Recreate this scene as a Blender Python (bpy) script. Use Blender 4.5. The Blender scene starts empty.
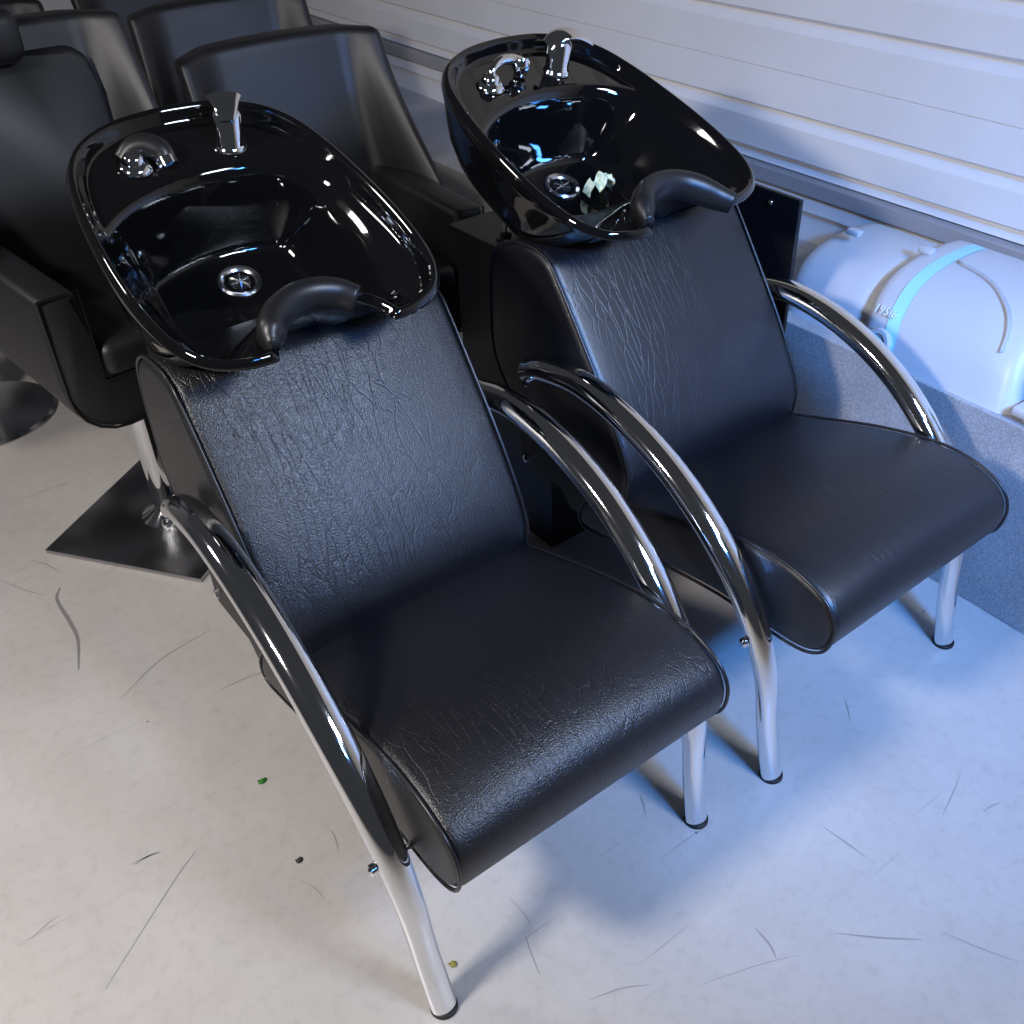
import bpy, bmesh, math, random
from mathutils import Vector, Matrix

random.seed(7)
S = bpy.context.scene
COL = S.collection
PI = math.pi

# ------------------------------------------------------------------ materials
def node_mat(name):
    m = bpy.data.materials.new(name)
    m.use_nodes = True
    nt = m.node_tree
    b = nt.nodes['Principled BSDF']
    return m, nt, b

def plain(name, col, rough=.5, metal=0., spec=.5, coat=0.):
    m, nt, b = node_mat(name)
    b.inputs['Base Color'].default_value = (*col, 1)
    b.inputs['Roughness'].default_value = rough
    b.inputs['Metallic'].default_value = metal
    b.inputs['Specular IOR Level'].default_value = spec
    b.inputs['Coat Weight'].default_value = coat
    b.inputs['Coat Roughness'].default_value = .03
    return m

def N(nt, typ, **kw):
    n = nt.nodes.new(typ)
    for k, v in kw.items():
        if k in n.inputs:
            n.inputs[k].default_value = v
        else:
            setattr(n, k, v)
    return n

def ramp(nt, src, stops):
    r = nt.nodes.new('ShaderNodeValToRGB')
    e = r.color_ramp.elements
    while len(e) > 1:
        e.remove(e[0])
    for i, (p, c) in enumerate(stops):
        x = e[0] if i == 0 else e.new(p)
        x.position = p
        x.color = (*c, 1) if len(c) == 3 else c
    nt.links.new(src, r.inputs[0])
    return r.outputs[0]

def leather(name, rough, creases, fine, strength, crease_strength):
    m, nt, b = node_mat(name)
    L = nt.links.new
    b.inputs['Base Color'].default_value = (.006, .006, .008, 1)
    b.inputs['Specular IOR Level'].default_value = .68
    tc = N(nt, 'ShaderNodeTexCoord')
    mp = N(nt, 'ShaderNodeMapping')
    mp.inputs['Scale'].default_value = (1, .2, .2)
    mp.inputs['Rotation'].default_value = (0, .35, 0)
    L(tc.outputs['Object'], mp.inputs[0])
    nz = N(nt, 'ShaderNodeTexNoise', Scale=9., Detail=3.)
    L(mp.outputs[0], nz.inputs[0])
    mix = N(nt, 'ShaderNodeMixRGB', blend_type='ADD')
    mix.inputs[0].default_value = .12
    L(mp.outputs[0], mix.inputs[1]); L(nz.outputs['Color'], mix.inputs[2])
    v = N(nt, 'ShaderNodeTexVoronoi', feature='DISTANCE_TO_EDGE', Scale=creases)
    L(mix.outputs[0], v.inputs[0])
    c1 = ramp(nt, v.outputs['Distance'], [(0, (0, 0, 0)), (.045, (1, 1, 1))])
    n2 = N(nt, 'ShaderNodeTexNoise', Scale=4., Detail=2.)
    L(tc.outputs['Object'], n2.inputs[0])
    msk = ramp(nt, n2.outputs['Fac'], [(.44, (0, 0, 0)), (.60, (.85, .85, .85))])
    mx = N(nt, 'ShaderNodeMixRGB', blend_type='LIGHTEN')
    mx.inputs[0].default_value = 1
    L(c1, mx.inputs[1]); L(msk, mx.inputs[2])
    v2 = N(nt, 'ShaderNodeTexVoronoi', feature='DISTANCE_TO_EDGE', Scale=fine)
    L(tc.outputs['Object'], v2.inputs[0])
    n3 = N(nt, 'ShaderNodeTexNoise', Scale=fine * 1.6, Detail=3.)
    L(tc.outputs['Object'], n3.inputs[0])
    m1 = N(nt, 'ShaderNodeMath', operation='MULTIPLY'); m1.inputs[1].default_value = 1.2
    L(v2.outputs['Distance'], m1.inputs[0])
    m2 = N(nt, 'ShaderNodeMath', operation='ADD')
    L(m1.outputs[0], m2.inputs[0]); L(n3.outputs['Fac'], m2.inputs[1])
    bp = N(nt, 'ShaderNodeBump', Strength=strength, Distance=.0016)
    L(m2.outputs[0], bp.inputs['Height'])
    bp2 = N(nt, 'ShaderNodeBump', Strength=crease_strength, Distance=.0016)
    L(mx.outputs[0], bp2.inputs['Height']); L(bp.outputs[0], bp2.inputs['Normal'])
    L(bp2.outputs[0], b.inputs['Normal'])
    rr = N(nt, 'ShaderNodeMapRange')
    rr.inputs['To Min'].default_value = rough - .05; rr.inputs['To Max'].default_value = rough + .08
    L(n2.outputs['Fac'], rr.inputs[0]); L(rr.outputs[0], b.inputs['Roughness'])
    return m

M = {}
M['leather'] = leather('creased_black_leather', .37, 46., 250., .40, .30)
M['leather_smooth'] = leather('smooth_black_leather', .38, 60., 320., .14, .22)
M['vinyl'] = leather('salon_vinyl', .46, 16., 260., .12, .03)
M['piping'] = plain('black_piping', (.012, .012, .014), .32)
M['bowl'] = plain('black_glaze', (.0035, .0035, .004), .045, 0, .5, .6)
M['rubber'] = plain('black_rubber', (.009, .009, .010), .40)
M['steel_black'] = plain('black_painted_steel', (.006, .006, .007), .45)
M['plastic_black'] = plain('black_plastic', (.012, .012, .013), .35)
M['chrome'] = plain('chrome', (.86, .87, .89), .06, 1.)
M['chrome_dull'] = plain('satin_chrome', (.62, .63, .65), .22, 1.)
M['base_plate'] = plain('dark_chrome_plate', (.45, .45, .47), .22, 1.)
M['dark_hole'] = plain('drain_shadow_metal', (.05, .05, .055), .3, .8)
M['case_white'] = plain('white_moulded_plastic', (.60, .60, .62), .38)
M['band'] = plain('blue_lit_band', (.42, .82, .95), .5)  # white strap with the blue light on it put into its colour
M['letter'] = plain('raised_letters', (.86, .86, .88), .4)
M['mould_grey'] = plain('grey_plastic', (.33, .32, .33), .5)
M['groove_grey'] = plain('groove_shade_grey', (.50, .49, .51), .5)
M['leaf_green'] = plain('green_leaf', (.03, .22, .03), .5)
M['leaf_olive'] = plain('olive_leaf', (.30, .27, .05), .6)
M['leaf_dark'] = plain('dark_leaf', (.06, .055, .06), .6)
M['scuff'] = plain('grey_rubber_scuff', (.24, .225, .23), .6)
M['scratch'] = plain('fine_scratch', (.33, .315, .31), .6)
M['cap'] = plain('black_foot_cap', (.01, .01, .01), .5)

def paper_mat():
    m, nt, b = node_mat('pale_green_paper')
    tc = N(nt, 'ShaderNodeTexCoord')
    n = N(nt, 'ShaderNodeTexNoise', Scale=120., Detail=3.)
    nt.links.new(tc.outputs['Object'], n.inputs[0])
    nt.links.new(ramp(nt, n.outputs['Fac'], [(.3, (.50, .58, .36)), (.65, (.80, .86, .62))]), b.inputs['Base Color'])
    b.inputs['Roughness'].default_value = .7
    return m
M['paper'] = paper_mat()

def floor_mat():
    m, nt, b = node_mat('worn_grey_floor')
    L = nt.links.new
    tc = N(nt, 'ShaderNodeTexCoord')
    n1 = N(nt, 'ShaderNodeTexNoise', Scale=2.2, Detail=6., Roughness=.65)
    n2 = N(nt, 'ShaderNodeTexNoise', Scale=40., Detail=4., Roughness=.7)
    n4 = N(nt, 'ShaderNodeTexNoise', Scale=420., Detail=2.)
    for n in (n1, n2, n4):
        L(tc.outputs['Object'], n.inputs[0])
    base = ramp(nt, n1.outputs['Fac'], [(.3, (.49, .462, .44)), (.7, (.585, .557, .535))])
    f2 = ramp(nt, n2.outputs['Fac'], [(.28, (.80, .79, .78)), (.5, (1, 1, 1))])
    mx = N(nt, 'ShaderNodeMixRGB', blend_type='MULTIPLY'); mx.inputs[0].default_value = .55
    L(base, mx.inputs[1]); L(f2, mx.inputs[2])
    # long faint scratches: stretched noise in two directions
    last = mx.outputs[0]
    for ang, sc, lo in ((.75, (2.6, 90, 1), .235), (-.5, (3.0, 110, 1), .225)):
        mp = N(nt, 'ShaderNodeMapping'); mp.inputs['Rotation'].default_value = (0, 0, ang); mp.inputs['Scale'].default_value = sc
        L(tc.outputs['Object'], mp.inputs[0])
        ns = N(nt, 'ShaderNodeTexNoise', Scale=1., Detail=2., Distortion=.3)
        L(mp.outputs[0], ns.inputs[0])
        s = ramp(nt, ns.outputs['Fac'], [(lo, (.62, .60, .6)), (lo + .05, (1, 1, 1))])
        k = N(nt, 'ShaderNodeMixRGB', blend_type='MULTIPLY'); k.inputs[0].default_value = .6
        L(last, k.inputs[1]); L(s, k.inputs[2]); last = k.outputs[0]
    # small dark specks
    v = N(nt, 'ShaderNodeTexVoronoi', Scale=16.)
    L(tc.outputs['Object'], v.inputs[0])
    sp = ramp(nt, v.outputs['Distance'], [(.035, (.35, .33, .33)), (.06, (1, 1, 1))])
    gate = ramp(nt, v.outputs['Color'], [(.78, (0, 0, 0)), (.80, (1, 1, 1))])
    k = N(nt, 'ShaderNodeMixRGB', blend_type='MULTIPLY')
    L(gate, k.inputs[0]); L(last, k.inputs[1]); L(sp, k.inputs[2])
    L(k.outputs[0], b.inputs['Base Color'])
    L(ramp(nt, n2.outputs['Fac'], [(.3, (.30, .30, .30)), (.7, (.40, .40, .40))]), b.inputs['Roughness'])
    b.inputs['Specular IOR Level'].default_value = .45
    bp = N(nt, 'ShaderNodeBump', Strength=.12, Distance=.001)
    L(n4.outputs['Fac'], bp.inputs['Height']); L(bp.outputs[0], b.inputs['Normal'])
    return m
M['floor'] = floor_mat()

def wall_mat():
    m, nt, b = node_mat('white_painted_metal_siding')
    L = nt.links.new
    tc = N(nt, 'ShaderNodeTexCoord')
    n1 = N(nt, 'ShaderNodeTexNoise', Scale=3., Detail=4.)
    L(tc.outputs['Object'], n1.inputs[0])
    L(ramp(nt, n1.outputs['Fac'], [(.3, (.73, .72, .72)), (.7, (.80, .79, .79))]), b.inputs['Base Color'])
    b.inputs['Roughness'].default_value = .45
    n4 = N(nt, 'ShaderNodeTexNoise', Scale=260., Detail=2.)
    L(tc.outputs['Object'], n4.inputs[0])
    bp = N(nt, 'ShaderNodeBump', Strength=.10, Distance=.001)
    L(n4.outputs['Fac'], bp.inputs['Height']); L(bp.outputs[0], b.inputs['Normal'])
    return m
M['wall'] = wall_mat()

def ledge_mat():
    m, nt, b = node_mat('speckled_grey_sheet')
    L = nt.links.new
    tc = N(nt, 'ShaderNodeTexCoord')
    n1 = N(nt, 'ShaderNodeTexNoise', Scale=230., Detail=3., Roughness=.8)
    n2 = N(nt, 'ShaderNodeTexNoise', Scale=9., Detail=4.)
    L(tc.outputs['Object'], n1.inputs[0]); L(tc.outputs['Object'], n2.inputs[0])
    c = ramp(nt, n1.outputs['Fac'], [(.32, (.27, .265, .27)), (.68, (.60, .59, .60))])
    c2 = ramp(nt, n2.outputs['Fac'], [(.3, (.85, .85, .85)), (.7, (1, 1, 1))])
    k = N(nt, 'ShaderNodeMixRGB', blend_type='MULTIPLY'); k.inputs[0].default_value = 1
    L(c, k.inputs[1]); L(c2, k.inputs[2]); L(k.outputs[0], b.inputs['Base Color'])
    b.inputs['Roughness'].default_value = .5
    bp = N(nt, 'ShaderNodeBump', Strength=.3, Distance=.001)
    L(n1.outputs['Fac'], bp.inputs['Height']); L(bp.outputs[0], b.inputs['Normal'])
    return m
M['ledge'] = ledge_mat()

# ------------------------------------------------------------------ helpers
def link(name, bm, mat, parent=None, smooth=True, sharp=None):
    me = bpy.data.meshes.new(name)
    bmesh.ops.remove_doubles(bm, verts=bm.verts, dist=1e-5)
    bmesh.ops.recalc_face_normals(bm, faces=bm.faces)
    for f in bm.faces:
        f.smooth = smooth
    if sharp is not None:
        for e in bm.edges:
            if len(e.link_faces) == 2 and e.calc_face_angle(0) > sharp:
                e.smooth = False
    bm.to_mesh(me); bm.free()
    me.materials.append(M[mat] if isinstance(mat, str) else mat)
    o = bpy.data.objects.new(name, me)
    COL.objects.link(o)
    if parent is not None:
        o.parent = parent
    return o

def thing(name, label, cat, loc=(0, 0, 0), rz=0., group=None):
    o = bpy.data.objects.new(name, None)
    COL.objects.link(o)
    o.empty_display_size = .1
    o.location = loc; o.rotation_euler = (0, 0, rz)
    o['label'] = label; o['category'] = cat
    if group: o['group'] = group
    return o

def tag(o, label, cat, group=None):
    o['label'] = label; o['category'] = cat
    if group: o['group'] = group
    return o

def cr(P, n=6, closed=False):
    """Catmull-Rom samples through P (tuples of any length)."""
    P = [Vector(p) for p in P]
    if closed:
        Q = [P[-1]] + P + [P[0], P[1]]
    else:
        Q = [2 * P[0] - P[1]] + P + [2 * P[-1] - P[-2]]
    out = []
    for i in range(1, len(Q) - 2):
        a, b, c, d = Q[i - 1], Q[i], Q[i + 1], Q[i + 2]
        for k in range(n):
            t = k / n
            out.append(.5 * (2 * b + (c - a) * t + (2 * a - 5 * b + 4 * c - d) * t * t + (3 * b - a - 3 * c + d) * t ** 3))
    if not closed:
        out.append(P[-1].copy())
    return out

def tube(bm, pts, rx, ry=None, side=Vector((1, 0, 0)), seg=16, cap=True, taper=None):
    """Sweep an ellipse (rx along `side`, ry across) along 3-D points."""
    ry = rx if ry is None else ry
    pts = [Vector(p) for p in pts]
    rings = []
    n = len(pts)
    for i, p in enumerate(pts):
        t = (pts[min(i + 1, n - 1)] - pts[max(i - 1, 0)]).normalized()
        s = (side - t * side.dot(t))
        s = s.normalized() if s.length > 1e-4 else t.orthogonal().normalized()
        u = t.cross(s)
        k = taper(i / (n - 1)) if taper else 1.
        rings.append([bm.verts.new(p + s * rx * k * math.cos(a) + u * ry * k * math.sin(a))
                      for a in [2 * PI * j / seg for j in range(seg)]])
    for a, b in zip(rings, rings[1:]):
        for j in range(seg):
            bm.faces.new((a[j], a[(j + 1) % seg], b[(j + 1) % seg], b[j]))
    if cap:
        bm.faces.new(rings[0]); bm.faces.new(rings[-1])
    return rings

def lathe(bm, prof, origin=(0, 0, 0), axis=(0, 0, 1), seg=28, cap=True):
    """prof = [(radius, height)] along axis from origin."""
    o = Vector(origin); a = Vector(axis).normalized(); s = a.orthogonal().normalized(); u = a.cross(s)
    rings = []
    for r, h in prof:
        rings.append([bm.verts.new(o + a * h + (s * math.cos(t) + u * math.sin(t)) * max(r, 1e-4))
                      for t in [2 * PI * j / seg for j in range(seg)]])
    for p, q in zip(rings, rings[1:]):
        for j in range(seg):
            bm.faces.new((p[j], p[(j + 1) % seg], q[(j + 1) % seg], q[j]))
    if cap:
        bm.faces.new(rings[0]); bm.faces.new(rings[-1])

def box(bm, lo, hi, bev=0., seg=2):
    r = bmesh.ops.create_cube(bm, size=1)
    vs = r['verts']
    for v in vs:
        v.co = Vector([lo[i] + (v.co[i] + .5) * (hi[i] - lo[i]) for i in range(3)])
    if bev > 0:
        es = list({e for v in vs for e in v.link_edges})
        bmesh.ops.bevel(bm, geom=es, offset=bev, segments=seg, profile=.5, affect='EDGES')

def prism(bm, poly, x0, x1, bev=0.):
    """poly in (y,z) extruded along x."""
    a = [bm.verts.new((x0, y, z)) for y, z in poly]
    b = [bm.verts.new((x1, y, z)) for y, z in poly]
    n = len(poly)
    fs = [bm.faces.new(a), bm.faces.new(b)]
    for i in range(n):
        fs.append(bm.faces.new((a[i], a[(i + 1) % n], b[(i + 1) % n], b[i])))
    if bev:
        es = list({e for f in fs for e in f.edges})
        bmesh.ops.bevel(bm, geom=es, offset=bev, segments=2, profile=.5, affect='EDGES')

def sstep(a, b, x):
    t = min(1, max(0, (x - a) / (b - a)))
    return t * t * (3 - 2 * t)

def cushion(bm, loop, w, r, dome_dir, dome, nx=14):
    """Closed (y,z) loop lofted along x to +-w with edges rounded by r; gently domed."""
    n = len(loop)
    nrm = []
    area = sum(loop[i][0] * loop[(i + 1) % n][1] - loop[(i + 1) % n][0] * loop[i][1] for i in range(n))
    sg = 1 if area > 0 else -1
    for i in range(n):
        t = Vector(loop[(i + 1) % n]) - Vector(loop[i - 1])
        t.normalize()
        nrm.append(Vector((-t.y, t.x)) * sg)         # inward
    st = []
    for k in range(6):
        a = k / 5 * PI / 2
        st.append((-w + r * (1 - math.sin(a)), r * (1 - math.cos(PI / 2 - a)) if False else r * (1 - math.sin(a))))
    # quarter-round: x offset and inset follow a circle
    st = [(-w + r * (1 - math.cos(a)), r * (1 - math.sin(a))) for a in [k / 5 * PI / 2 for k in range(6)]]
    xs = st + [(-w + r + (2 * w - 2 * r) * k / nx, 0.) for k in range(1, nx)] + [(-x, i) for x, i in reversed(st)]
    dd = Vector(dome_dir)
    rings = []
    for x, ins in xs:
        ring = []
        f = 1 - (x / w) ** 2
        for i in range(n):
            p = Vector(loop[i]) + nrm[i] * ins
            amt = max(0, -nrm[i].dot(dd))
            p += dd * dome * f * amt
            ring.append(bm.verts.new((x, p.x, p.y)))
        rings.append(ring)
    for a, b in zip(rings, rings[1:]):
        for i in range(n):
            bm.faces.new((a[i], a[(i + 1) % n], b[(i + 1) % n], b[i]))
    bm.faces.new(rings[0]); bm.faces.new(rings[-1])

# ------------------------------------------------------------------ the backwash chair
W = .28
ARM = cr([(0, 0), (.023, .126), (.040, .251), (.086, .368), (.166, .470), (.271, .552), (.395, .608), (.526, .632), (.64, .617), (.70, .592)], 6)
SEAT = cr([(.53, .355), (.47, .376), (.36, .412), (.25, .447), (.15, .470), (.08, .476), (.02, .468), (-.03, .446), (-.053, .41),
           (-.05, .365), (-.03, .334), (.01, .316), (.08, .312), (.2, .315), (.4, .285), (.5, .262), (.57, .25), (.592, .275), (.57, .325)], 4, True)
BACK = cr([(.452, .40), (.455, .462), (.515, .576), (.592, .690), (.660, .785), (.688, .815), (.73, .827), (.80, .820), (.85, .79),
           (.872, .74), (.88, .65), (.875, .55), (.82, .465), (.74, .405), (.62, .355), (.52, .335), (.467, .35)], 4, True)
O3 = Vector((-.027, .535, .89))
TH = math.radians(20.7)
BU = Vector((0, math.cos(TH), math.sin(TH))); BN = Vector((0, -math.sin(TH), math.cos(TH))); BX = Vector((1, 0, 0))
def bp(x, u, h):
    return O3 + BX * x + BU * u + BN * h

# rim outline in the rim plane (x from the bowl's own middle line, u from the neck)
HALF = [(.104, -.004), (.15, .0), (.197, .022), (.229, .07), (.244, .14), (.248, .23), (.243, .33), (.231, .43), (.208, .515), (.166, .574), (.10, .610), (.03, .622)]
NOTCH = [(.098, .010), (.082, .040), (.054, .066), (.02, .078)]
RIM = [(x, u) for x, u in HALF] + [(-x, u) for x, u in reversed(HALF)] + [(-x, u) for x, u in NOTCH] + [(x, u) for x, u in reversed(NOTCH)]
RIMC = [(v.x, v.y) for v in cr(RIM, 8, True)]
BC = Vector((0, .30))

def rim_dist(x, u):
    best = 9
    p = Vector((x, u)); n = len(RIMC)
    for i in range(n):
        a = Vector(RIMC[i]); b = Vector(RIMC[(i + 1) % n]); d = b - a
        t = min(1, max(0, (p - a).dot(d) / max(d.length_squared, 1e-12)))
        best = min(best, (p - a - d * t).length)
    return best

def basin_h(x, u, d):
    # rolled rim, then the tap deck, then the basin
    rim = -.012 * (1 - min(1, d / .010)) ** 2
    drop = -.026 * sstep(.010, .034, d)
    ub = .462 - 1.7 * x * x
    s_back = ub - u
    s_side = d - .020
    front = 1 - sstep(.02, .30, u)
    width = .085 + .075 * front + .05 * sstep(-.05, .2, x)
    k = sstep(0, .060, s_back) * sstep(-.01, width, s_side)
    dep = -.146 * k
    dr = math.hypot(x - .003, u - .338)
    dep -= .006 * (1 - sstep(0, .16, dr)) * k
    return rim + drop + dep

_bowl_cache = None
def bowl_mesh():
    bm = bmesh.new()
    n = len(RIMC)
    T = [0, .005, .011, .018, .026, .034, .043, .052, .062, .072, .082, .092, .103, .114, .126] + [.126 + .834 * (k / 52) for k in range(1, 53)]
    rings = []
    for t in T:
        ring = []
        for x, u in RIMC:
            q = Vector((x, u)).lerp(BC, t)
            d = rim_dist(q.x, q.y) if t > 0 else 0
            ring.append(bm.verts.new(bp(q.x, q.y, basin_h(q.x, q.y, d))))
        rings.append(ring)
    c = bm.verts.new(bp(BC.x, BC.y, basin_h(BC.x, BC.y, .2)))
    for a, b in zip(rings, rings[1:]):
        for i in range(n):
            bm.faces.new((a[i], a[(i + 1) % n], b[(i + 1) % n], b[i]))
    for i in range(n):
        bm.faces.new((rings[-1][i], rings[-1][(i + 1) % n], c))
    # outside shell
    prev = rings[0]
    for sc, h in ((1.0, -.022), (.985, -.036), (.97, -.05), (.95, -.075), (.91, -.115), (.84, -.155), (.72, -.185), (.55, -.202), (.34, -.210)):
        ring = []
        for x, u in RIMC:
            uu = BC.y + (u - BC.y) * sc
            # the front of the shell is shallow where the neck lies
            hh = h * (.14 + .86 * sstep(-.01, .23, uu))
            ring.append(bm.verts.new(bp(x * sc, uu, min(hh, -.013))))
        for i in range(n):
            bm.faces.new((prev[i], prev[(i + 1) % n], ring[(i + 1) % n], ring[i]))
        prev = ring
    bm.faces.new(prev)
    return bm

def wash_chair(label, loc, rz, mat, second):
    c = thing('backwash_chair', label, 'salon chair', loc, rz, 'backwash chairs with black basins')
    # seat and backrest
    bm = bmesh.new(); cushion(bm, [(v.x, v.y) for v in SEAT], .258, .018, (0, 1), .014)
    seat = link('seat', bm, mat, c, sharp=1.2)
    for s in (-1, 1):
        bm = bmesh.new()
        tube(bm, [(s * .2545, v.x, v.y) for v in SEAT] + [(s * .2545, SEAT[0].x, SEAT[0].y)], .0032, seg=8, cap=False)
        link('piping', bm, 'piping', seat)
    bm = bmesh.new(); cushion(bm, [(v.x, v.y) for v in BACK], .256, .020, (-.77, .63), .012)
    back = link('backrest', bm, mat, c, sharp=1.2)
    for s in (-1, 1):
        bm = bmesh.new()
        tube(bm, [(s * .251, v.x, v.y) for v in BACK] + [(s * .251, BACK[0].x, BACK[0].y)], .0032, seg=8, cap=False)
        link('piping', bm, 'piping', back)
    # tubular armrests that run down into the front legs
    for s in (-1, 1):
        bm = bmesh.new()
        P = [(s * (W + .045 * v.y - .022 * v.x), v.x, v.y) for v in ARM]
        P[0] = (P[0][0], P[0][1], .006)
        tube(bm, P, .0275, .0225, seg=24, taper=lambda t: .80 + .24 * sstep(.1, .5, t))
        arm = link('armrest', bm, 'chrome', c, sharp=1.0)
        bm = bmesh.new()
        lathe(bm, [(.0225, 0), (.0225, .0055), (.021, .0065)], (s * W, 0, 0), (0, 0, 1), 24)
        link('foot_cap', bm, 'cap', arm)
        for (y, z) in ((.072, .325), (.672, .588)):
            bm = bmesh.new()
            x0 = s * (W + .045 * z - .022 * y)
            lathe(bm, [(.006, -.06), (.006, .026), (.009, .026), (.009, .034), (.005, .037)], (x0, y, z), (s, 0, 0), 12)
            link('bolt', bm, 'chrome', arm, sharp=.6)
    # steel side brackets between the arms and the cushions
    for s in (-1, 1):
        bm = bmesh.new()
        poly = [(.845, .60), (.84, .50), (.80, .42), (.795, .305), (.66, .30), (.625, .262), (.585, .272), (.56, .34), (.60, .42), (.70, .56)]
        prism(bm, poly, s * .238, s * .246, 0)
        br = link('side_bracket', bm, 'steel_black', c, smooth=False)
        bm = bmesh.new()
        lathe(bm, [(.009, 0), (.009, .008), (.004, .010)], (s * .246, .775, .322), (s, 0, 0), 10)
        link('bolt', bm, 'chrome', br, sharp=.6)
    # steel cabinet that carries the basin
    bm = bmesh.new()
    box(bm, (-.16, .80, .0), (.16, 1.135, .722), .004)
    ped = link('pedestal', bm, 'steel_black', c, sharp=.6)
    bm = bmesh.new()
    box(bm, (-.168, .79, .722), (.168, 1.142, .736), .002, 1)
    link('top_plate', bm, 'steel_black', ped, sharp=.6)
    bm = bmesh.new()
    rod = [(-.125, .985, .736), (-.125, .985, .86)]
    prof = []
    for k in range(60):
        h = k * .0021
        prof += [(.0062, h), (.0048, h + .001)]
    lathe(bm, prof, (-.125, .985, .736), (0, 0, 1), 12)
    link('threaded_rod', bm, 'chrome_dull', ped, sharp=.5)
    bm = bmesh.new()
    lathe(bm, [(.022, 0), (.022, .004), (.013, .005), (.013, .014), (.009, .016)], (-.125, .985, .736), (0, 0, 1), 16)
    link('rod_nut', bm, 'steel_black', ped, sharp=.5)
    bm = bmesh.new()
    lathe(bm, [(.085, 0), (.075, .015), (.058, .03), (.058, .06), (.06, .072)], (-.02, .95, .736), (0, 0, 1), 28)
    link('basin_neck', bm, 'plastic_black', ped, sharp=.8)
    # the basin and everything mounted on it
    global _bowl_cache
    if _bowl_cache is None:
        bowl = link('basin', bowl_mesh(), 'bowl', c, sharp=1.3)
        _bowl_cache = bowl.data
    else:
        bowl = bpy.data.objects.new('basin', _bowl_cache); COL.objects.link(bowl); bowl.parent = c
    # drain
    dx, du = .003, .338
    dh = basin_h(dx, du, .2)
    dc = bp(dx, du, dh)
    bm = bmesh.new()
    lathe(bm, [(.038, -.003), (.040, .003), (.037, .0065), (.032, .005), (.028, .001), (.027, -.0005), (.0, -.0005)], dc, BN, 32, cap=False)
    dr = link('drain', bm, 'chrome_dull', bowl, sharp=1.)
    bm = bmesh.new()
    lathe(bm, [(.019, .0), (.019, .0012), (.0, .0016)], dc, BN, 24, cap=False)
    link('drain_hole', bm, 'dark_hole', bowl, sharp=1.)
    bm = bmesh.new()
    for k in range(6):
        a = k * PI / 3 + .2
        e = BX * math.cos(a) + BU * math.sin(a)
        tube(bm, [dc + BN * .0025, dc + BN * .0025 + e * .019], .0022, side=BN, seg=6)
    lathe(bm, [(.004, 0), (.004, .003), (.0, .004)], dc, BN, 12, cap=False)
    link('drain_grate', bm, 'chrome_dull', bowl, sharp=.8)
    # neck rest
    bm = bmesh.new()
    path = [(-.104, .012, .002), (-.096, .032, .003), (-.076, .060, .003), (-.042, .082, .002), (.0, .088, .0), (.04, .076, -.003)]
    path += [(.070, .050, -.006), (.092, .018, -.008), (.108, .0, -.010)] if second else [(.064, .054, -.006)]
    P = [bp(*p) for p in cr([Vector(p) for p in path], 6)]
    tube(bm, P, .030, .023, side=BN, seg=18, taper=lambda t: .5 + .5 * sstep(0, .22, t) * (1 - (.55 if second else .2) * sstep(.7, 1, t)))
    link('neck_rest', bm, 'rubber', bowl)
    # mixer tap
    fx, fu = .075, .505
    base = bp(fx, fu, -.028)
    up = (BN * .85 + Vector((0, 0, .5))).normalized()
    bm = bmesh.new()
    lathe(bm, [(.029, 0), (.029, .004), (.0265, .007), (.0245, .010), (.0245, .060), (.020, .066)], base, up, 32)
    link('tap_body', bm, 'chrome', bowl, sharp=.8)
    bm = bmesh.new()
    top = base + up * .058
    if second:
        e = (Vector((1, -.25, 0))).normalized()
        pp = [top - e * .026 + up * .0, top - e * .014 + up * .012, top + e * .008 + up * .019, top + e * .032 + up * .015, top + e * .056 + up * .003, top + e * .068 - up * .006]
    else:
        e = (Vector((-.35, -1, 0))).normalized()
        pp = [top + e * .026 - up * .004, top + e * .010 + up * .010, top - e * .012 + up * .020, top - e * .030 + up * .026]
    sd = up.cross(e)
    tube(bm, cr(pp, 6), .027, .009, side=sd, seg=20, taper=(lambda t: .9 + .2 * math.sin(PI * t) - .25 * t) if second else (lambda t: .45 + .65 * t))
    link('tap_lever', bm, 'chrome', bowl, sharp=.9)
    # spray hose holder
    hx, hu = -.098, .505
    hb = bp(hx, hu, -.028)
    bm = bmesh.new()
    lathe(bm, [(.030, 0), (.030, .004), (.024, .012), (.019, .014), (.017, .024), (.012, .028), (.0, .03)], hb, up, 28, cap=False)
    link('spray_holder', bm, 'chrome', bowl, sharp=.7)
    bm = bmesh.new()
    if second:
        q = [hb + up * .02, hb + up * .036 + Vector((.008, .006, 0)), hb + up * .046 + Vector((.034, .016, 0)), hb + up * .043 + Vector((.064, .016, 0)), hb + up * .034 + Vector((.082, .008, 0))]
        tube(bm, cr(q, 6), .010, seg=16, side=BU, taper=lambda t: .75 + .45 * t)
        h2 = q[-1]
        lathe(bm, [(.013, .014), (.017, .008), (.018, -.010), (.014, -.014), (.013, -.026), (.0, -.027)], h2, up, 20, cap=False)
        link('spray_elbow', bm, 'chrome', bowl, sharp=.8)
    else:
        q = [hb + up * .012 + Vector((-.010, .024, 0)), hb + up * .028 + Vector((.012, .028, 0)), hb + up * .030 + Vector((.034, .020, 0)), hb + up * .020 + Vector((.050, .004, 0)), hb + up * .004 + Vector((.052, -.010, 0))]
        tube(bm, cr(q, 6), .021, seg=18, side=BU, taper=lambda t: .8 + .2 * math.sin(PI * t))
        link('spray_elbow', bm, 'plastic_black', bowl, sharp=.8)
        bm = bmesh.new()
        lathe(bm, [(.0185, -.008), (.0185, .006), (.0, .007)], q[-1], (q[-2] - q[-1]).normalized(), 20)
        ring = link('spray_collar', bm, 'chrome', bowl, sharp=.8)
    return c

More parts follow.
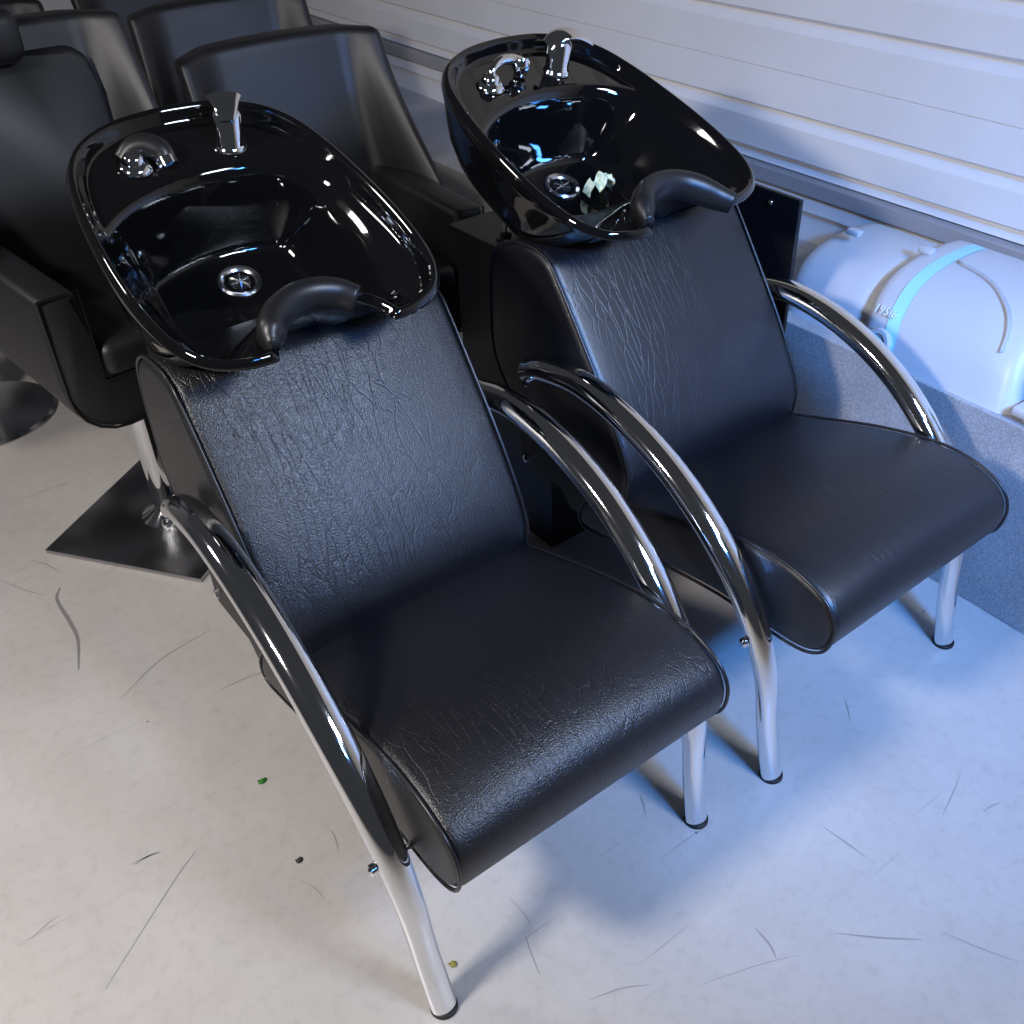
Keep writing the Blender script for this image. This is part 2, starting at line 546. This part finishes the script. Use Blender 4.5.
near = wash_chair('black backwash salon chair with chrome arms nearest the camera, empty basin', (.6112, .7589, 0), .0272, 'leather', False)
far = wash_chair('black backwash salon chair beside the grey ledge, pale paper scrap in its basin', (1.3542, .7643, 0), .0384, 'leather_smooth', True)

# crumpled paper in the far basin
def crumple():
    bm = bmesh.new()
    rows = []
    nx, ny = 12, 7
    prof = [(-.034, .002), (-.030, .016), (-.024, .034), (-.016, .022), (-.008, .026), (.0, .034), (.006, .040), (.012, .037), (.018, .040), (.024, .034), (.026, .018), (.029, .004), (.031, .001)]
    for j in range(ny):
        row = []
        for i, (x, z) in enumerate(prof):
            yy = (j / (ny - 1) - .5) * (.030 if 2 < i < 11 else .022) + random.uniform(-.002, .002) + .006 * math.sin(i * 1.3)
            zz = max(.0008, z + random.uniform(-.003, .003) * (1 if z > .006 else 0) - .004 * abs(j - 3) / 3 * (z > .01))
            row.append(bm.verts.new((x + random.uniform(-.0015, .0015), yy, zz)))
        rows.append(row)
    for a, b in zip(rows, rows[1:]):
        for i in range(len(a) - 1):
            bm.faces.new((a[i], a[i + 1], b[i + 1], b[i]))
    r = bmesh.ops.solidify(bm, geom=bm.faces[:], thickness=.0008)
    return bm
ps = link('paper_scrap', crumple(), 'paper', None, smooth=False)
tag(ps, 'crumpled pale green paper scrap beside the drain of the right-hand basin', 'paper scrap')
bpy.context.view_layer.update()
PX, PU = .058, .285
pl = bp(PX, PU, basin_h(PX, PU, rim_dist(PX, PU)) + .006)
ps.location = far.matrix_world @ pl
ps.rotation_euler = (TH * .9, 0, .05)

# ------------------------------------------------------------------ salon styling chairs
def salon_chair(label, loc, rz, lift, headrest=False, base_rz=0., w=.27, top=.275, low=.315, round_base=False, H1=.68, col=0.):
    """Front faces -y; lift = height of the underside of the upholstered body."""
    t = thing('styling_chair', label, 'salon chair', loc, rz, 'upholstered styling chairs')
    dfront, dback = -.22, .25
    # body: front-view U of base and two arms, extruded back
    bm = bmesh.new()
    arc = [(.11 * (1 - math.cos(k * PI / 10)), .11 * (1 - math.sin(k * PI / 10))) for k in range(6)]
    o = [(-w, .33)] + [(-w + p, q) for p, q in arc] + [(w - p, q) for p, q in reversed(arc)] + [(w, .33), (w - .085, .33), (w - .085, .12), (-w + .085, .12), (-w + .085, .33)]
    a = [bm.verts.new((x, dfront, z + lift)) for x, z in o]
    b = [bm.verts.new((x, dback, z + lift)) for x, z in o]
    bm.faces.new(a); bm.faces.new(b)
    for i in range(len(o)):
        bm.faces.new((a[i], a[(i + 1) % len(o)], b[(i + 1) % len(o)], b[i]))
    bmesh.ops.bevel(bm, geom=bm.edges[:], offset=.018, segments=3, profile=.5, affect='EDGES')
    body = link('body', bm, 'vinyl', t, sharp=.9)
    bm = bmesh.new()
    tube(bm, [(x * .985, dfront - .001, z * .985 + lift + .003) for x, z in o + o[:1]], .0035, seg=6, cap=False)
    link('piping', bm, 'piping', body)
    bm = bmesh.new(); box(bm, (-w + .09, dfront - .01, .115 + lift), (w - .09, dback - .02, .20 + lift), .03, 4)
    link('seat_cushion', bm, 'vinyl', t, sharp=1.)
    # back: flat panel whose sides sweep forward into wings
    bm = bmesh.new()
    nx, nz = 28, 18
    H0 = .10
    fr, bk = [], []
    for j in range(nz + 1):
        v = j / nz
        z = H0 + (H1 - H0) * v
        half = low + (top - low) * sstep(.1, .9, v)
        rf, rb = [], []
        for i in range(nx + 1):
            s = i / nx * 2 - 1
            x = s * half
            wing = sstep(.62, 1.0, abs(s)) * (.30 * (1 - v) ** 1.3 + .05)
            y = .20 + .12 * v - wing - .012 * math.cos(s * PI / 2) * (1 - v)
            zz = z - .012 * s * s * v
            rf.append(bm.verts.new((x, y, zz + lift)))
            rb.append(bm.verts.new((x * 1.02, y + .085 - .03 * abs(s) ** 4, zz + lift)))
        fr.append(rf); bk.append(rb)
    for g in (fr, bk):
        for j in range(nz):
            for i in range(nx):
                bm.faces.new((g[j][i], g[j][i + 1], g[j + 1][i + 1], g[j + 1][i]))
    for i in range(nx):
        bm.faces.new((fr[0][i], fr[0][i + 1], bk[0][i + 1], bk[0][i]))
        bm.faces.new((fr[nz][i], fr[nz][i + 1], bk[nz][i + 1], bk[nz][i]))
    for j in range(nz):
        bm.faces.new((fr[j][0], fr[j + 1][0], bk[j + 1][0], bk[j][0]))
        bm.faces.new((fr[j][nx], fr[j + 1][nx], bk[j + 1][nx], bk[j][nx]))
    bmesh.ops.recalc_face_normals(bm, faces=bm.faces)
    bmesh.ops.bevel(bm, geom=[e for e in bm.edges if e.calc_face_angle(0) > .9], offset=.016, segments=3, profile=.5, affect='EDGES')
    back = link('backrest', bm, 'vinyl', t, sharp=1.2)
    if headrest:
        bm = bmesh.new()
        # inset pad on the front of the back
        yb = lambda z: .20 + .12 * (z - H0) / (H1 - H0)
        pts = [(-.165, .16), (.165, .16), (.185, .56), (.172, .635), (.14, .66), (.0, .664), (-.14, .66), (-.172, .635), (-.185, .56)]
        f = [bm.verts.new((x, yb(z) - .028, z + lift)) for x, z in pts]
        k = [bm.verts.new((x * 1.03, yb(z) + .01, z * 1.005 + lift)) for x, z in pts]
        bm.faces.new(f); bm.faces.new(k)
        for i in range(len(pts)):
            bm.faces.new((f[i], f[(i + 1) % len(pts)], k[(i + 1) % len(pts)], k[i]))
        bmesh.ops.bevel(bm, geom=bm.edges[:], offset=.014, segments=3, profile=.5, affect='EDGES')
        link('back_cushion', bm, 'vinyl', t, sharp=1.)
        bm = bmesh.new()
        box(bm, (-.10, .225, .655 + lift), (.03, .315, .765 + lift), .03, 4)
        hr = link('headrest', bm, 'vinyl', t, sharp=1.)
        bm = bmesh.new()
        tube(bm, [(-.035, .30, .60 + lift), (-.035, .30, .69 + lift)], .012, side=Vector((1, 0, 0)), seg=10)
        link('headrest_post', bm, 'chrome', hr)
    # column and base
    bm = bmesh.new()
    lathe(bm, [(.075, .012), (.06, .02), (.036, .035), (.034, .05), (.034, lift - .10), (.026, lift - .10), (.026, lift - .02)], (col, 0, 0), (0, 0, 1), 28)
    link('column', bm, 'chrome', t, sharp=.7)
    bm = bmesh.new(); box(bm, (-.09 + col, -.09, lift - .03), (.09 + col, .09, lift + .004), .006)
    mount = link('seat_mount', bm, 'chrome_dull', t, sharp=.7)
    bm = bmesh.new()
    tube(bm, cr([(.03, 0, lift - .06), (.08, -.02, lift - .055), (.15, -.05, lift - .05), (.20, -.07, lift - .05)], 4), .008, seg=10)
    link('pump_lever', bm, 'plastic_black', t)
    bm = bmesh.new()
    if round_base:
        lathe(bm, [(.205, 0), (.208, .006), (.200, .014), (.14, .022), (.06, .03)], (0, 0, 0), (0, 0, 1), 48)
    else:
        box(bm, (-.225, -.225, 0), (.225, .225, .013), .003)
    for v in bm.verts:
        v.co = Matrix.Rotation(base_rz, 3, 'Z') @ v.co + Vector((col, 0, 0))
    link('base_plate', bm, 'chrome_dull' if round_base else 'base_plate', t, sharp=.6)
    return t

salon_chair('black styling chair with headrest on square chrome base, left of the nearest basin', (.50, 2.30, 0), math.radians(8), .425, True, math.radians(-52.6 + 90 - 8), w=.262, top=.275, low=.25, H1=.725, col=-.045)
salon_chair('black winged styling chair directly behind the two basins, by the white wall', (1.11, 2.33, 0), math.radians(-2), .34)
salon_chair('black winged styling chair second back along the white wall', (1.205, 3.02, 0), math.radians(-5), .33)
salon_chair('black styling chair on a round base at the left edge behind the headrest chair', (.18, 3.15, 0), math.radians(4), .40, round_base=True)
salon_chair('black styling chair at the top left corner with only its back showing', (.70, 4.14, 0), math.radians(2), .24, w=.255, low=.275)
salon_chair('black styling chair farthest back along the white wall, cut off at the top', (1.275, 3.83, 0), math.radians(0), .32, w=.255, low=.285)

# ------------------------------------------------------------------ setting
def struct(name, bm, mat, parent=None, smooth=False, sharp=None):
    o = link(name, bm, mat, parent, smooth, sharp)
    if parent is None:
        o['kind'] = 'structure'
    return o

XW, XL, ZL = 2.2, 1.79, .465
Y0, Y1 = -2.2, 7.0
bm = bmesh.new(); box(bm, (-3.2, Y0, -.05), (XW + .1, Y1, 0))
floor = struct('floor', bm, 'floor')
# siding profile (x offset, z) from the rail upwards
prof = [(0, .0)]
z = .640
lines = []
k = 0
zz = .652
prof = [(0., .0), (0., zz - .012)]
while zz < 2.5:
    if k % 3 == 2:      # lap joint
        prof += [(0., zz - .0012), (.004, zz - .0010), (.004, zz + .0008), (0., zz + .0012)]
    else:               # pressed groove
        prof += [(0., zz - .020), (.026, zz + .002), (.026, zz + .005), (0., zz + .019)]
    zz += .1155; k += 1
prof.append((0., 2.6))
bm = bmesh.new()
a = [bm.verts.new((XW + x, Y0, z)) for x, z in prof]
b = [bm.verts.new((XW + x, Y1, z)) for x, z in prof]
for i in range(len(prof) - 1):
    bm.faces.new((a[i], a[i + 1], b[i + 1], b[i]))
c0 = bm.verts.new((XW + .1, Y0, 2.6)); c1 = bm.verts.new((XW + .1, Y1, 2.6))
d0 = bm.verts.new((XW + .1, Y0, 0)); d1 = bm.verts.new((XW + .1, Y1, 0))
bm.faces.new((a[-1], c0, c1, b[-1])); bm.faces.new((c0, d0, d1, c1)); bm.faces.new((d0, a[0], b[0], d1))
bm.faces.new([d0, c0] + a[::-1]); bm.faces.new([d1, c1] + b[::-1])
wall = struct('wall_right', bm, 'wall')
bm = bmesh.new(); box(bm, (XW - .028, Y0, .596), (XW + .01, Y1, .638), .004)
struct('trim_1', bm, 'mould_grey')
bm = bmesh.new(); box(bm, (XW - .016, Y0, .548), (XW + .01, Y1, .588), .004)
struct('trim_2', bm, 'wall')
bm = bmesh.new(); box(bm, (-3.2, Y1, 0), (XW + .1, Y1 + .1, 2.6))
struct('wall_back', bm, 'wall')
bm = bmesh.new(); box(bm, (XL, Y0, 0), (XW, Y1, ZL), .003)
struct('trim_3', bm, 'ledge')

# ------------------------------------------------------------------ moulded case on the ledge
case = thing('moulded_case', 'large white moulded case with white band coloured as blue-lit lying on the grey ledge', 'case', (1.8, 1.2, ZL))
CX = [(.0, .0), (.012, .032), (.032, .078), (.060, .115), (.10, .143), (.15, .160), (.22, .170), (.31, .170), (.36, .155), (.37, .08), (.37, .0)]
CXs = cr(CX, 5)
def shell(name, y0, y1, ins, mat, r=.03, parent=case, skew=0.):
    bm = bmesh.new()
    st = [(y0 + r * (1 - math.cos(t)), r * (1 - math.sin(t))) for t in [k / 4 * PI / 2 for k in range(5)]]
    st += [(y0 + r + (y1 - y0 - 2 * r) * k / 8, 0) for k in range(1, 8)]
    st += [(y1 - r * (1 - math.cos(t)), r * (1 - math.sin(t))) for t in [k / 4 * PI / 2 for k in reversed(range(5))]]
    rings = []
    for y, i in st:
        e = ins + i * .8
        ring = [bm.verts.new((max(v.x, 0) * (1 - e / .37) + e, y + skew * v.y, v.y * (1 - e / .170))) for v in CXs]
        rings.append(ring)
    n = len(CXs)
    for p, q in zip(rings, rings[1:]):
        for i in range(n - 1):
            bm.faces.new((p[i], p[i + 1], q[i + 1], q[i]))
        bm.faces.new((p[n - 1], p[0], q[0], q[n - 1]))
    bm.faces.new(rings[0]); bm.faces.new(rings[-1])
    return link(name, bm, mat, parent, sharp=1.)
SK = .20
shell('main_shell', -.34, .045, 0., 'case_white', .035, skew=SK)
shell('end_shell', .035, .30, .030, 'case_white', .05, skew=SK)
# band
bm = bmesh.new()
ra = [bm.verts.new((v.x - .0015 * (v.x < .2), -.052 + SK * v.y, v.y + .0022)) for v in CXs[:38]]
rb = [bm.verts.new((v.x - .0015 * (v.x < .2), -.020 + SK * v.y, v.y + .0022)) for v in CXs[:38]]
for i in range(len(ra) - 1):
    bm.faces.new((ra[i], ra[i + 1], rb[i + 1], rb[i]))
bmesh.ops.solidify(bm, geom=bm.faces[:], thickness=.0022)
link('band', bm, 'band', case)
# round cap at the foot of the band
bm = bmesh.new()
lathe(bm, [(.034, 0), (.034, .012), (.030, .017), (.022, .017), (.020, .012), (.0, .012)], (.016, -.004, .030), (-1, 0, .35), 28, cap=False)
link('round_cap', bm, 'case_white', case, sharp=.7)
# raised lettering
fc = bpy.data.curves.new('lettering', 'FONT'); fc.body = '195I6'; fc.size = .026; fc.extrude = .0012; fc.align_x = 'CENTER'
fo = bpy.data.objects.new('lettering_source', fc); COL.objects.link(fo)
dg = bpy.context.evaluated_depsgraph_get()
me = bpy.data.meshes.new_from_object(fo.evaluated_get(dg))
bpy.data.objects.remove(fo); bpy.data.curves.remove(fc)
me.name = 'lettering'; me.materials.clear(); me.materials.append(M['letter'])
lt = bpy.data.objects.new('lettering', me); COL.objects.link(lt); lt.parent = case
lt.location = (.030, .008, .090); lt.rotation_euler = (math.radians(58), 0, math.radians(-90))
# grey bead: shade of the groove framing the case's right part, put into colour
def on_case(y, s, off=.002):
    i = min(len(CXs) - 1, max(0, int(s * (len(CXs) - 1)))); v = CXs[i]
    return Vector((v.x - off, y + SK * v.y, v.y + off))
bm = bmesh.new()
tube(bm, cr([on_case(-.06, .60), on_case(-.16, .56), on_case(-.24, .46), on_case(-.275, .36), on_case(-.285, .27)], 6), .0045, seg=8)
link('groove_shade_bead', bm, 'groove_grey', case)
for (y, s) in ((.20, .56), (.02, .60)):
    bm = bmesh.new(); p = on_case(y, s, .004); box(bm, p - Vector((.012, .018, .006)), p + Vector((.012, .018, .008)), .004)
    link('latch', bm, 'case_white', case, sharp=.7)

# second white case that enters at the right edge
tub = thing('white_tub', 'white-rimmed tub with a black knob on the ledge at the right edge', 'tub', (1.80, .62, ZL))
bm = bmesh.new(); box(bm, (-.01, -.28, .014), (.34, .235, .034), .006); link('rim', bm, 'case_white', tub, sharp=.7)
bm = bmesh.new(); box(bm, (.005, -.26, 0), (.32, .215, .014), .003); link('tray', bm, 'mould_grey', tub, sharp=.7)
bm = bmesh.new(); box(bm, (.02, -.25, .034), (.32, .195, .15), .02, 3); link('lid', bm, 'case_white', tub, sharp=.7)
bm = bmesh.new(); lathe(bm, [(.036, 0), (.04, .006), (.04, .02), (.034, .028), (.0, .030)], (.14, .16, .15), (0, 0, 1), 24, cap=False)
link('knob', bm, 'plastic_black', tub, sharp=.7)

# black steel panel between the far chair and the ledge
pan = thing('steel_panel', 'tall thin black steel panel standing against the ledge behind the right-hand chair', 'panel', (1.70, 1.55, 0))
bm = bmesh.new(); box(bm, (-.006, -.18, 0), (.006, .26, .80), .002, 1); link('sheet', bm, 'steel_black', pan, sharp=.6)
bm = bmesh.new(); box(bm, (.006, .235, 0), (.075, .247, .80), .002, 1); link('flange', bm, 'steel_black', pan, sharp=.6)
for zz in (.775, .30):
    bm = bmesh.new(); lathe(bm, [(.006, 0), (.006, .003), (.0, .005)], (-.006, -.10, zz), (-1, 0, 0), 10, cap=False); link('screw', bm, 'chrome', pan)

# ------------------------------------------------------------------ floor marks and debris
def ribbon(pts, w, z, taper=True):
    bm = bmesh.new()
    P = cr([Vector((*p, 0)) for p in pts], 6)
    L, R = [], []
    for i, p in enumerate(P):
        t = (P[min(i + 1, len(P) - 1)] - P[max(i - 1, 0)]).normalized(); s = Vector((-t.y, t.x, 0))
        k = w * (.35 + .65 * math.sin(PI * min(1, max(0, i / (len(P) - 1)))) if taper else 1)
        L.append(bm.verts.new(p + s * k + Vector((0, 0, z)))); R.append(bm.verts.new(p - s * k + Vector((0, 0, z))))
    for i in range(len(P) - 1):
        bm.faces.new((L[i], L[i + 1], R[i + 1], R[i]))
    return bm
link('scuff_mark', ribbon([(.13, 2.177), (.112, 2.136), (.114, 2.037), (.111, 1.964), (.084, 1.866)], .0045, .0006), 'scuff', floor)
link('scratch', ribbon([(.118, 1.263), (.06, 1.225), (-.098, 1.104)], .0011, .0006), 'scratch', floor)
link('scratch', ribbon([(.012, 1.309), (.04, 1.307), (.062, 1.303)], .0014, .0006), 'scratch', floor)
link('scratch', ribbon([(.019, 2.301), (.06, 2.22), (.093, 2.173)], .0016, .0006), 'scratch', floor)
SCRATCHES = [[(1.059, 0.363), (1.084, 0.309), (1.113, 0.257)],
    [(1.063, 0.616), (1.069, 0.571), (1.074, 0.529)],
    [(0.918, 0.466), (0.97, 0.417), (1.022, 0.374)],
    [(1.255, 0.502), (1.306, 0.519), (1.357, 0.538)],
    [(1.318, 0.463), (1.343, 0.461), (1.36, 0.456)],
    [(0.82, 0.551), (0.817, 0.516), (0.808, 0.494)],
    [(0.524, 0.842), (0.526, 0.801), (0.524, 0.78)],
    [(0.505, 0.771), (0.493, 0.736), (0.484, 0.701)],
    [(0.1, 2.335), (0.148, 2.239)],
    [(0.247, 1.094), (0.265, 1.032)],
    [(0.129, 1.721), (0.24, 1.784), (0.366, 1.807)],
    [(0.019, 1.304), (0.066, 1.302)],
    [(-0.175, 1.269), (-0.12, 1.285)],
    [(0.338, 1.156), (0.33, 1.108)],
    [(0.845, 0.869), (0.824, 0.829)],
    [(0.678, 0.535), (0.779, 0.502), (0.843, 0.475)],
    [(0.523, 0.621), (0.615, 0.583)],
    [(1.336, 0.793), (1.302, 0.752)],
    [(0.297, 2.625), (0.148, 2.624)],
    [(0.312, 1.616), (0.423, 1.605)]]
for k, p in enumerate(SCRATCHES):
    link('scratch', ribbon(p if len(p) > 2 else [p[0], tuple((a + b) / 2 + .004 for a, b in zip(*p)), p[1]], .0008 + .0005 * (k % 3), .0006), 'scratch', floor)
def leaf(mat, label, loc, rz, l, w):
    bm = bmesh.new()
    n = 10
    c = [bm.verts.new((l * (i / n - .5), 0, .0012 + .002 * math.sin(PI * i / n))) for i in range(n + 1)]
    for s in (-1, 1):
        e = [bm.verts.new((l * (i / n - .5), s * (w * math.sin(PI * (i / n) ** .8) * .5 + .0004), .0012 + .004 * math.sin(PI * i / n) * (1 if s > 0 else .4))) for i in range(n + 1)]
        for i in range(n):
            bm.faces.new((c[i], c[i + 1], e[i + 1], e[i]))
    bmesh.ops.remove_doubles(bm, verts=bm.verts, dist=1e-6)
    bmesh.ops.solidify(bm, geom=bm.faces[:], thickness=.0007)
    o = link('fallen_leaf', bm, mat)
    o.location = loc; o.rotation_euler = (0, 0, rz)
    tag(o, label, 'leaf', 'bits of leaf on the floor')
leaf('leaf_green', 'tiny bright green leaf on the bare floor left of the nearest chair', (.284, 1.334, 0), .1, .018, .009)
leaf('leaf_olive', 'tiny olive leaf on the floor beside the nearest front leg', (.381, .799, 0), .5, .012, .010)
leaf('leaf_dark', 'tiny dark grey leaf flake on the floor left of the front seat', (.264, 1.130, 0), .4, .014, .008)

# ------------------------------------------------------------------ light
def area(name, loc, target, size, energy, col):
    l = bpy.data.lights.new(name, 'AREA'); l.shape = 'RECTANGLE'; l.size, l.size_y = size; l.energy = energy; l.color = col
    o = bpy.data.objects.new(name, l); COL.objects.link(o); o.location = loc
    o.rotation_euler = (Vector(target) - Vector(loc)).to_track_quat('-Z', 'Y').to_euler()
    return o
def spread(o, d):
    o.data.spread = math.radians(d)
area('ceiling_lamp', (-1.2, .9, 2.2), (.9, 1.2, .2), (.36, .24), 57, (1., .95, .91))
area('ceiling_lamp', (-1.3, 3.0, 2.5), (.9, 1.6, .2), (.38, .25), 20, (1., .95, .91))
spread(area('blue_lamp', (.85, -1.0, 2.05), (1.75, 1.3, .25), (.38, .24), 17, (.08, .33, 1.)), 62)
spread(area('pale_fill', (1.3, -.8, 2.4), (.8, 1.35, .6), (.6, .4), 11.5, (.72, .82, 1.)), 75)  # added pale fill that gives the backrests their sheen

w = bpy.data.worlds.new('world'); S.world = w; w.use_nodes = True
bg = w.node_tree.nodes['Background']
bg.inputs[0].default_value = (.70, .73, .82, 1); bg.inputs[1].default_value = .05

# ------------------------------------------------------------------ camera
R = [[0.8129553512674024, -0.3745922272708876, 0.44585228508322133], [-0.5811075496286254, -0.4723510048954573, 0.6627205624838165], [-0.037651196665032714, -0.7978503565471957, -0.6016786484056117]]
cam = bpy.data.cameras.new('camera'); co = bpy.data.objects.new('camera', cam); COL.objects.link(co)
cam.sensor_width = 36; cam.sensor_fit = 'HORIZONTAL'
cam.lens = 1008.1 / 1024 * 36
cam.clip_start = .02
mat = Matrix([[R[i][0], -R[i][1], -R[i][2], 0] for i in range(3)] + [[0, 0, 0, 1]])
mat.translation = Vector((0, 0, 1.5814))
co.matrix_world = mat
S.camera = co

S.view_settings.view_transform = 'Standard'
S.view_settings.look = 'None'
S.view_settings.exposure = -0.10
S.view_settings.gamma = 1.
S.view_settings.use_curve_mapping = False
